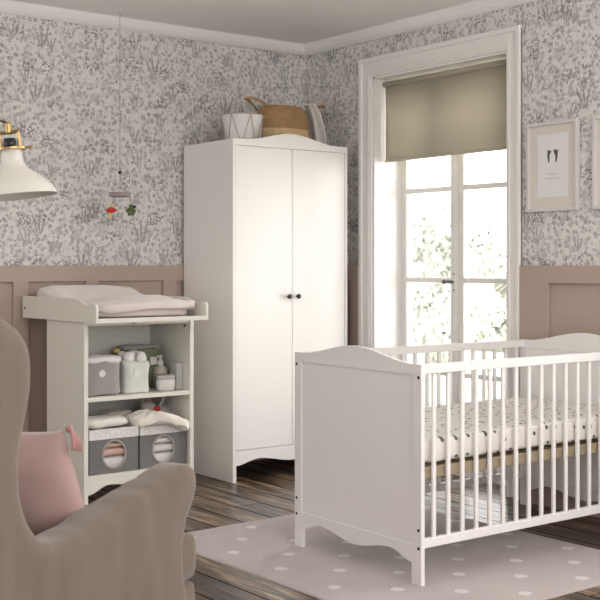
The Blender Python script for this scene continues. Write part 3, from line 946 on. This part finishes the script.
for v in r['geom']:
    if isinstance(v, bmesh.types.BMVert): v.co.z = .0005
rug = tag(obj('rug', bm, M['rug'], smooth=True), 'pale mauve grey rug with rows of white dots under the cot', 'rug')
rug.location = (RC[0], RC[1], 0)
rug.rotation_euler = (0, 0, radians(1))

# ------------------------------------------------------------------ cot
CX, CY, ca = -1.4855, -2.585, radians(-.6)
cot = empty('cot', (CX, CY, .0), ca, 'white slatted wooden baby cot with curved solid ends, standing on the rug', 'cot')
CW, CL, CT = .772, 1.39, .807
RZc = .010
def end_panel(x0, x1, outward):
    bm = B()
    outl = [(0, 0), (0, CT)] + arch_top(0, CW, CT, CT + .048, flat=.06)[1:-1] + [(CW, CT), (CW, 0), (CW - .052, 0)] + \
        wave_bottom(.052, CW - .052, .08, .112, .08, w=.18)[::-1] + [(.052, 0)]
    hole = [(.045, .146), (CW - .045, .146), (CW - .045, .768), (.045, .768)]
    plate(bm, [outl, hole], 'x', x0, x1)
    p = obj('end_panel', bm, M['white'], cot, bevel=.003, seg=2)
    bm = B(); box(bm, (x0 + x1) / 2 - .004, (x0 + x1) / 2 + .004, .04, CW - .04, .141, .773)
    obj('inset_board', bm, M['white'], p)
    for y in (.014, CW - .014):
        for z in (CT - .038, .212, .146) if outward < 0 else (.46, .40):
            bm = B(); xx = x0 if outward < 0 else x0
            yy = y if outward < 0 else (y + (.02 if y < .3 else -.02))
            tube(bm, [(xx - .0015, yy, z - RZc), (xx + .002, yy, z - RZc)], .006, 12); obj('bolt', bm, M['black'], p)
    return p
end_panel(0, .017, -1)
end_panel(CL - .017, CL, 1)
def side(y0, y1):
    bm = B()
    box(bm, .0175, CL - .0175, y0, y1, CT - .036, CT - .001); box(bm, .0175, CL - .0175, y0, y1, .135, .169)
    s = obj('side_rail', bm, M['white'], cot, bevel=.003)
    n = 18; first = None
    for k in range(n):
        x = .0765 + .0735 * k; ym = (y0 + y1) / 2
        if first is None:
            bm = B(); box(bm, -.009, .009, -.006, .006, .165, CT - .034)
            first = obj('bar', bm, M['white'], s, bevel=.003, seg=2); o = first
        else:
            o = first.copy(); COL.objects.link(o); o.parent = s
        o.location = (x, ym, 0)
side(.004, .028); side(CW - .028, CW - .004)
bm = B()
for y in (.032, CW - .055): box(bm, .03, CL - .03, y, y + .022, .383, .424)
for x in (.03, CL - .052): box(bm, x, x + .022, .054, CW - .055, .383, .424)
bb = obj('bed_base', bm, M['pine'], cot, bevel=.002)
for k in range(14):
    bm = B(); x = .09 + (CL - .18) * k / 13; box(bm, x - .025, x + .025, .0545, CW - .0555, .408, .418); obj('slat', bm, M['pine'], bb)
cot.location.z = .003
# mattress
bm = B()
blob(bm, (0, 0, 0), ((CL - .066) / 2, (CW - .072) / 2, .053), .22, .1, 96, 30, .003, 5, 3,
     lambda q, p: Vector((q.x, q.y, q.z + (.006 * sin(q.x * 5) if p.z > 0 else 0) + .003 * sin(q.x * 40 + q.y * 9) * (1 if abs(p.z) < .8 else .3))))
mt = tag(obj('mattress', bm, M['sheet'], smooth=True), 'white cot mattress in a black-spotted sheet inside the cot', 'mattress')
lx, ly = CL / 2, CW / 2
mt.location = (CX + lx * cos(ca) - ly * sin(ca), CY + lx * sin(ca) + ly * cos(ca), .424 + .055 + .008)
mt.rotation_euler = (0, 0, ca)

# ------------------------------------------------------------------ pictures on the window wall
def picture(y1, label, w=.314, h=.435, z0=1.435, art=True):
    root = empty('picture_frame', (-.001, y1, z0), 0, label, 'picture', 'framed prints on the window wall')
    bm = B(); t = .016
    plate(bm, [[(-w, 0), (0, 0), (0, h), (-w, h)], [(-w + t, t), (-t, t), (-t, h - t), (-w + t, h - t)]], 'x', -.026, 0)
    obj('frame', bm, M['frame'], root, bevel=.002)
    bm = B(); box(bm, -.012, -.004, -w + t, -t, t, h - t); mt_ = obj('mount', bm, M['mat_paper'], root)
    cx = -w / 2
    bm = B(); box(bm, -.0135, -.0125, cx - .094, cx + .094, .07, h - .06)
    pp = obj('print', bm, M['paper'], root)
    if art:
        zc = h * .62
        bm = B()
        for s, dy in ((1, .022), (-1, -.022)):
            tube(bm, [(-.0136, cx + dy, zc - .032), (-.0136, cx + dy + .002 * s, zc - .01), (-.0136, cx + dy + .004 * s, zc + .012)], [.004, .006, .007], 8)
            for k, a in enumerate((-.7, -.3, .1, .5)):
                if s > 0 and k == 3: continue
                tube(bm, [(-.0136, cx + dy + .003, zc + .004), (-.0136, cx + dy + .003 + .026 * sin(a), zc + .004 + .026 * cos(a))], [.005, .003], 6)
        for v in bm.verts: v.co.x = -.0136 + (v.co.x + .0136) * .1
        obj('drawing', bm, M['ink'], pp)
        bm = B()
        rn = random.Random(2); y = cx + .022
        while y > cx - .022:                      # short handwritten line
            l = rn.uniform(.003, .006); z = .178 + rn.uniform(-.002, .002)
            box(bm, -.0138, -.0134, y - l, y, z, z + .0035); y -= l + .002
        y = cx + .042
        while y > cx - .042:
            l = rn.uniform(.006, .013); box(bm, -.0138, -.0134, y - l, y, .158, .1605); y -= l + .002
        obj('caption', bm, M['soft_ink'], pp)
    return root
picture(-1.797, 'pale framed print of two small dark sprigs beside the window')
picture(-2.200, 'second pale framed print, cut off by the right picture edge', art=False)

# ------------------------------------------------------------------ mobile over the changing table
mo = empty('baby_mobile', (-1.44, -.23, 1.546), 0, 'hanging felt baby mobile on a long string above the changing table', 'mobile')
bm = B(); tube(bm, [(0, 0, .012), (0, 0, ZC - 1.546)], .0014, 6); obj('string', bm, M['string'], mo)
bm = B(); lathe(bm, [(.006, 0), (.008, -.006), (0, -.014)], 12, (0, 0, ZC - 1.546)); obj('ceiling_hook', bm, M['trim'], mo)
bm = B(); blob(bm, (0, 0, .118), (.010, .010, .010), 1, 1, 16, 12); obj('bead', bm, M['navy'], mo, smooth=True)
bm = B(); lathe(bm, [(.046, -.008), (.054, -.012), (.058, -.008), (.058, .008), (.054, .012), (.046, .008), (.046, -.008)], 40); obj('ring', bm, M['mauve'], mo, smooth=True)
bm = B()
for k in range(3):
    a = 2 * pi * k / 3 + .3; tube(bm, [(.052 * cos(a), .052 * sin(a), .01), (0, 0, .04)], .001, 5)
obj('ring_cord', bm, M['string'], mo)
right = Vector((.794, -.607, 0))
def hang(o, lx_): o.location = right * lx_
for lx_, z in ((-.046, -.07), (.058, -.055)):
    p = right * lx_
    bm = B(); tube(bm, [(p.x * .8, p.y * .8, -.008), (p.x, p.y, z)], .001, 5); obj('toy_cord', bm, M['string'], mo)
def fish(c, mat, size, nm):
    bm = B(); blob(bm, c, (size, size * .7, size * .62), .9, .8, 24, 16, .002, 60, 1)
    return obj(nm, bm, mat, mo, smooth=True)
p = right * -.046
t = fish((p.x, p.y, -.082), M['red'], .026, 'red_bird')
bm = B(); blob(bm, (p.x, p.y, -.062), (.012, .010, .008), .8, .8, 12, 8); obj('bird_crest', bm, M['yellow'], t, smooth=True)
bm = B(); lathe(bm, [(.010, -.098), (.013, -.106), (.006, -.122), (0, -.126)], 14, (p.x - .006, p.y, 0)); obj('bird_tail', bm, M['yellow'], t, smooth=True)
for s in (-1, 1):
    bm = B(); blob(bm, (p.x + right.x * .02 * s, p.y + right.y * .02 * s, -.082), (.014, .010, .005), .8, .8, 12, 8); obj('wing', bm, M['red'], t, smooth=True)
p = right * .058
t = fish((p.x, p.y, -.078), M['green'], .021, 'green_frog')
for (dx, dz) in ((-.018, -.006), (.018, -.01), (-.008, -.024), (.01, -.024), (0, .018)):
    bm = B(); blob(bm, (p.x + right.x * dx, p.y + right.y * dx, -.078 + dz), (.009, .008, .010), .8, .8, 12, 8, .002, 80, 3); obj('leaf', bm, M['green'], t, smooth=True)
bm = B(); blob(bm, (p.x + right.x * .018, p.y + right.y * .018, -.064), (.010, .009, .008), .9, .9, 12, 8); obj('flower', bm, M['navy'], t, smooth=True)
bm = B(); blob(bm, (p.x - right.x * .026, p.y - right.y * .026, -.068), (.007, .007, .006), .9, .9, 12, 8); obj('berry', bm, M['mauve'], t, smooth=True)

# ------------------------------------------------------------------ armchair
AR = radians(32.7 - 90)
ch = empty('armchair', (-3.422, -2.874, 0), AR, 'taupe slipcovered armchair seen from behind in the foreground', 'armchair')
prof = [(-.44, .06), (.655, .06), (.672, .30), (.68, .42), (.705, .475), (.728, .53), (.72, .585), (.685, .612), (.62, .612), (.45, .583), (.25, .552),
        (.08, .536), (-.02, .545), (-.08, .575), (-.125, .65), (-.135, .73), (-.115, .81), (-.09, .88), (-.082, .95), (-.10, 1.01), (-.17, 1.055),
        (-.27, 1.085), (-.38, 1.09), (-.47, 1.06), (-.50, .98), (-.47, .6)]
def catmull(P, n=4):
    out = []
    for i in range(len(P)):
        a, b_, c, d = [Vector(P[(i + k) % len(P)]) for k in (-1, 0, 1, 2)]
        for k in range(n):
            t = k / n
            out.append(tuple(.5 * ((2 * b_) + (c - a) * t + (2 * a - 5 * b_ + 4 * c - d) * t * t + (3 * b_ - a - 3 * c + d) * t ** 3)))
    return out
loop = catmull(prof, 4)
def soften(bm, voxel, iters, amp=.0, seed=0, stretch=(3, 4.2, 2.2)):
    """round and wrinkle upholstery: voxel remesh, smooth, then folds"""
    me = bpy.data.meshes.new('tmp'); bmesh.ops.recalc_face_normals(bm, faces=bm.faces[:]); bm.to_mesh(me); bm.free()
    o = bpy.data.objects.new('tmp', me); COL.objects.link(o)
    m = o.modifiers.new('r', 'REMESH'); m.mode = 'VOXEL'; m.voxel_size = voxel
    m = o.modifiers.new('s', 'SMOOTH'); m.iterations = iters; m.factor = .5
    dg = bpy.context.evaluated_depsgraph_get()
    me2 = bpy.data.meshes.new_from_object(o.evaluated_get(dg))
    out = bmesh.new(); out.from_mesh(me2); out.normal_update()
    bpy.data.objects.remove(o); bpy.data.meshes.remove(me); bpy.data.meshes.remove(me2)
    for v in out.verts:
        c = v.co
        w = noise.noise(Vector((c.x * stretch[0] + seed, c.y * stretch[1], c.z * stretch[2]))) + \
            .4 * noise.noise(Vector((c.x * stretch[0] * 3, c.y * stretch[1] * 3 + seed, c.z * stretch[2] * 3)))
        v.co = c + v.normal * amp * w
    return out
def arm(sx):
    bm = B(); x0, x1 = (.285, .40) if sx > 0 else (-.40, -.285)
    plate(bm, [loop], 'x', x0, x1)
    bm = soften(bm, .013, 22, .011, sx * 3)
    for v in bm.verts:
        k = smoothstep((v.co.y - .25) / .45) * smoothstep((v.co.z - .38) / .22)
        v.co.x += sx * .02 * k
    return obj('arm', bm, M['chair'], ch, smooth=True)
arm(1); arm(-1)
bm = B(); plate(bm, [[(-.50, .1), (-.02, .1), (-.06, .5), (-.16, 1.0), (-.24, 1.05), (-.42, 1.06), (-.52, 1.0)]], 'x', -.30, .30)
bm = soften(bm, .02, 14, .01, 5); obj('backrest', bm, M['chair'], ch, smooth=True)
bm = B(); box(bm, -.275, .275, -.06, .70, .31, .47); bm = soften(bm, .016, 14, .008, 2)
obj('seat_cushion', bm, M['chair'], ch, smooth=True)
bm = B(); box(bm, -.37, .37, -.42, .70, .05, .30); bm = soften(bm, .02, 8, .012, 8, (6, 9, .8))
obj('skirt', bm, M['chair'], ch, smooth=True)
for z0, z1, nm in ((.265, .395, 'cushion_front'), (.05, .255, 'skirt_front')):
    bm = B(); box(bm, -.39, .39, .60, .765, z0, z1); bm = soften(bm, .014, 14, .008, 4); obj(nm, bm, M['chair'], ch, smooth=True)
for (x, y) in ((.33, -.4), (-.33, -.4), (.33, .58), (-.33, .58)):
    bm = B(); tube(bm, [(x, y, 0), (x, y, .08)], [.018, .025], 12); obj('leg', bm, M['bark'], ch, smooth=True)

# pink pillow in the chair
def pill(q, p):
    k = 1 - .0 * q.z
    e = (abs(p.x) ** 3 + abs(p.z) ** 3) / 2
    y = q.y * (1 - .75 * min(1, max(abs(q.x) / .2, abs(q.z) / .2)) ** 3)
    return Vector((q.x, y, q.z))
fwc, rtc = Vector((.8405, .54, 0)), Vector((.54, -.8405, 0))
pl_ = Vector((-3.422, -2.874, 0)) + rtc * .09 + fwc * .27
root = empty('pillow', (pl_.x, pl_.y, .60), 0, 'pink cotton cushion with tassels leaning inside the armchair', 'cushion')
root.rotation_euler = (radians(-12), 0, AR + radians(8))
bm = B(); n = 26; top = []; bot = []
def pc(u, v, s):
    sq = 1 - .07 * (1 - abs(u) ** 2) * 0
    x = (.195 - .065 * v) * u * (1 - .05 * (1 - v * v)); z = .145 * v * (1 - .05 * (1 - u * u))
    t = ((1 - u * u) * (1 - v * v)) ** .42 * .075
    w = .006 * noise.noise(Vector((x * 14, s, z * 14))) * (t > .01)
    return Vector((x, s * t + w, z))
g_ = {}
for s in (-1, 1):
    for i in range(n + 1):
        for j in range(n + 1):
            g_[(s, i, j)] = bm.verts.new(pc(-1 + 2 * i / n, -1 + 2 * j / n, s))
    for i in range(n):
        for j in range(n): bm.faces.new((g_[(s, i, j)], g_[(s, i + 1, j)], g_[(s, i + 1, j + 1)], g_[(s, i, j + 1)]))
bmesh.ops.remove_doubles(bm, verts=bm.verts[:], dist=.0005)
obj('cushion_cover', bm, M['cushion_pink'], root, smooth=True)
for cx_, cz_ in ((.14, .145), (-.14, .145), (.24, -.145), (-.24, -.145)):
    bm = B()
    blob(bm, (cx_ * 1.03, 0, cz_ * 1.03), (.010, .010, .010), 1, 1, 12, 8)
    sx = 1 if cx_ > 0 else -1
    for k in range(7):
        a = k / 6 - .5
        tube(bm, [(cx_ * 1.04, 0, cz_ * 1.03), (cx_ * 1.04 + sx * (.02 + .01 * a), a * .02, cz_ - .02), (cx_ * 1.04 + sx * .025 + .012 * a, a * .03, cz_ - .05)], .0035, 5)
    obj('tassel', bm, M['tassel'], root, smooth=True)

# ------------------------------------------------------------------ reading lamp
LX, LY = -3.052, -2.573
lp = empty('floor_lamp', (LX, LY, 0), 0, 'off-white metal reading lamp with brass neck at the left edge', 'floor lamp')
tilt = Matrix.Rotation(radians(-7), 3, Vector((.607, .794, 0)))
piv = Vector((0, 0, 1.493))
bm = B()
lathe(bm, [(.034, .0), (.035, -.035), (.048, -.062), (.078, -.085), (.108, -.108), (.124, -.130), (.130, -.146), (.132, -.150), (.128, -.149), (.121, -.128), (.104, -.105), (.075, -.081), (.045, -.058), (.031, -.035), (.03, -.003), (.0, -.002)], 56, (0, 0, 0), None)
bmesh.ops.transform(bm, matrix=Matrix.Translation(piv) @ (tilt @ Matrix.Scale(.87, 3)).to_4x4(), verts=bm.verts[:])
obj('lamp_shade', bm, M['cream'], lp, smooth=True)
bm = B()
lathe(bm, [(0, 0), (.044, 0), (.045, .006), (.0, .007)], 32, piv, tilt)
for s in (-1, 1):
    o1 = Vector((.794, -.607, 0)) * (.026 * s); pz = [tilt @ (o1 + Vector((0, 0, z))) + piv for z in (.004, .03, .052)]
    tube(bm, pz, .005, 8)
pz = [tilt @ (Vector((.794, -.607, 0)) * (.029 * s) + Vector((0, 0, .052))) + piv for s in (-1, 1)]; tube(bm, pz, .006, 8)
lathe(bm, [(.009, .05), (.010, .075), (.006, .08), (0, .081)], 16, piv, tilt)
kn = [tilt @ (Vector((.794, -.607, 0)) * q + Vector((0, 0, .004))) + piv for q in (.044, .06)]; tube(bm, kn, .004, 8)
nk = obj('neck', bm, M['brass'], lp, smooth=False, bevel=.0005)
bm = B(); lathe(bm, [(.0, .007), (.019, .007), (.019, .022), (.015, .034), (0, .036)], 24, piv, tilt); obj('socket', bm, M['black'], lp, smooth=True)
fw = Vector((.607, .794, 0)); rt = Vector((.794, -.607, 0))
pole = fw * .35 - rt * .44
bm = B(); tube(bm, [tuple(pole + Vector((0, 0, .02))), tuple(pole + Vector((0, 0, 1.46)))], .011, 16); obj('pole', bm, M['cream'], lp, smooth=True)
bm = B(); tube(bm, [tuple(pole + Vector((0, 0, 1.44))), tuple(pole * .45 + Vector((0, 0, 1.575))), tuple(tilt @ Vector((0, 0, .055)) + piv - rt * .03)], .006, 12); obj('swing_arm', bm, M['brass'], lp, smooth=True)
bm = B(); lathe(bm, [(0, 0), (.13, 0), (.13, .012), (.12, .02), (0, .022)], 40, pole); obj('base', bm, M['cream'], lp, smooth=True)
bm = B(); e0 = tilt @ Vector((0, 0, .078)) + piv
tube(bm, [tuple(e0), tuple(e0 + Vector((0, 0, .006)) - rt * .02), tuple(e0 - rt * .06 + Vector((0, 0, .004))), tuple(e0 - rt * .16 - Vector((0, 0, .03))), tuple(pole + Vector((0, 0, 1.46)))], .0028, 8)
obj('cord', bm, M['black'], lp, smooth=True)
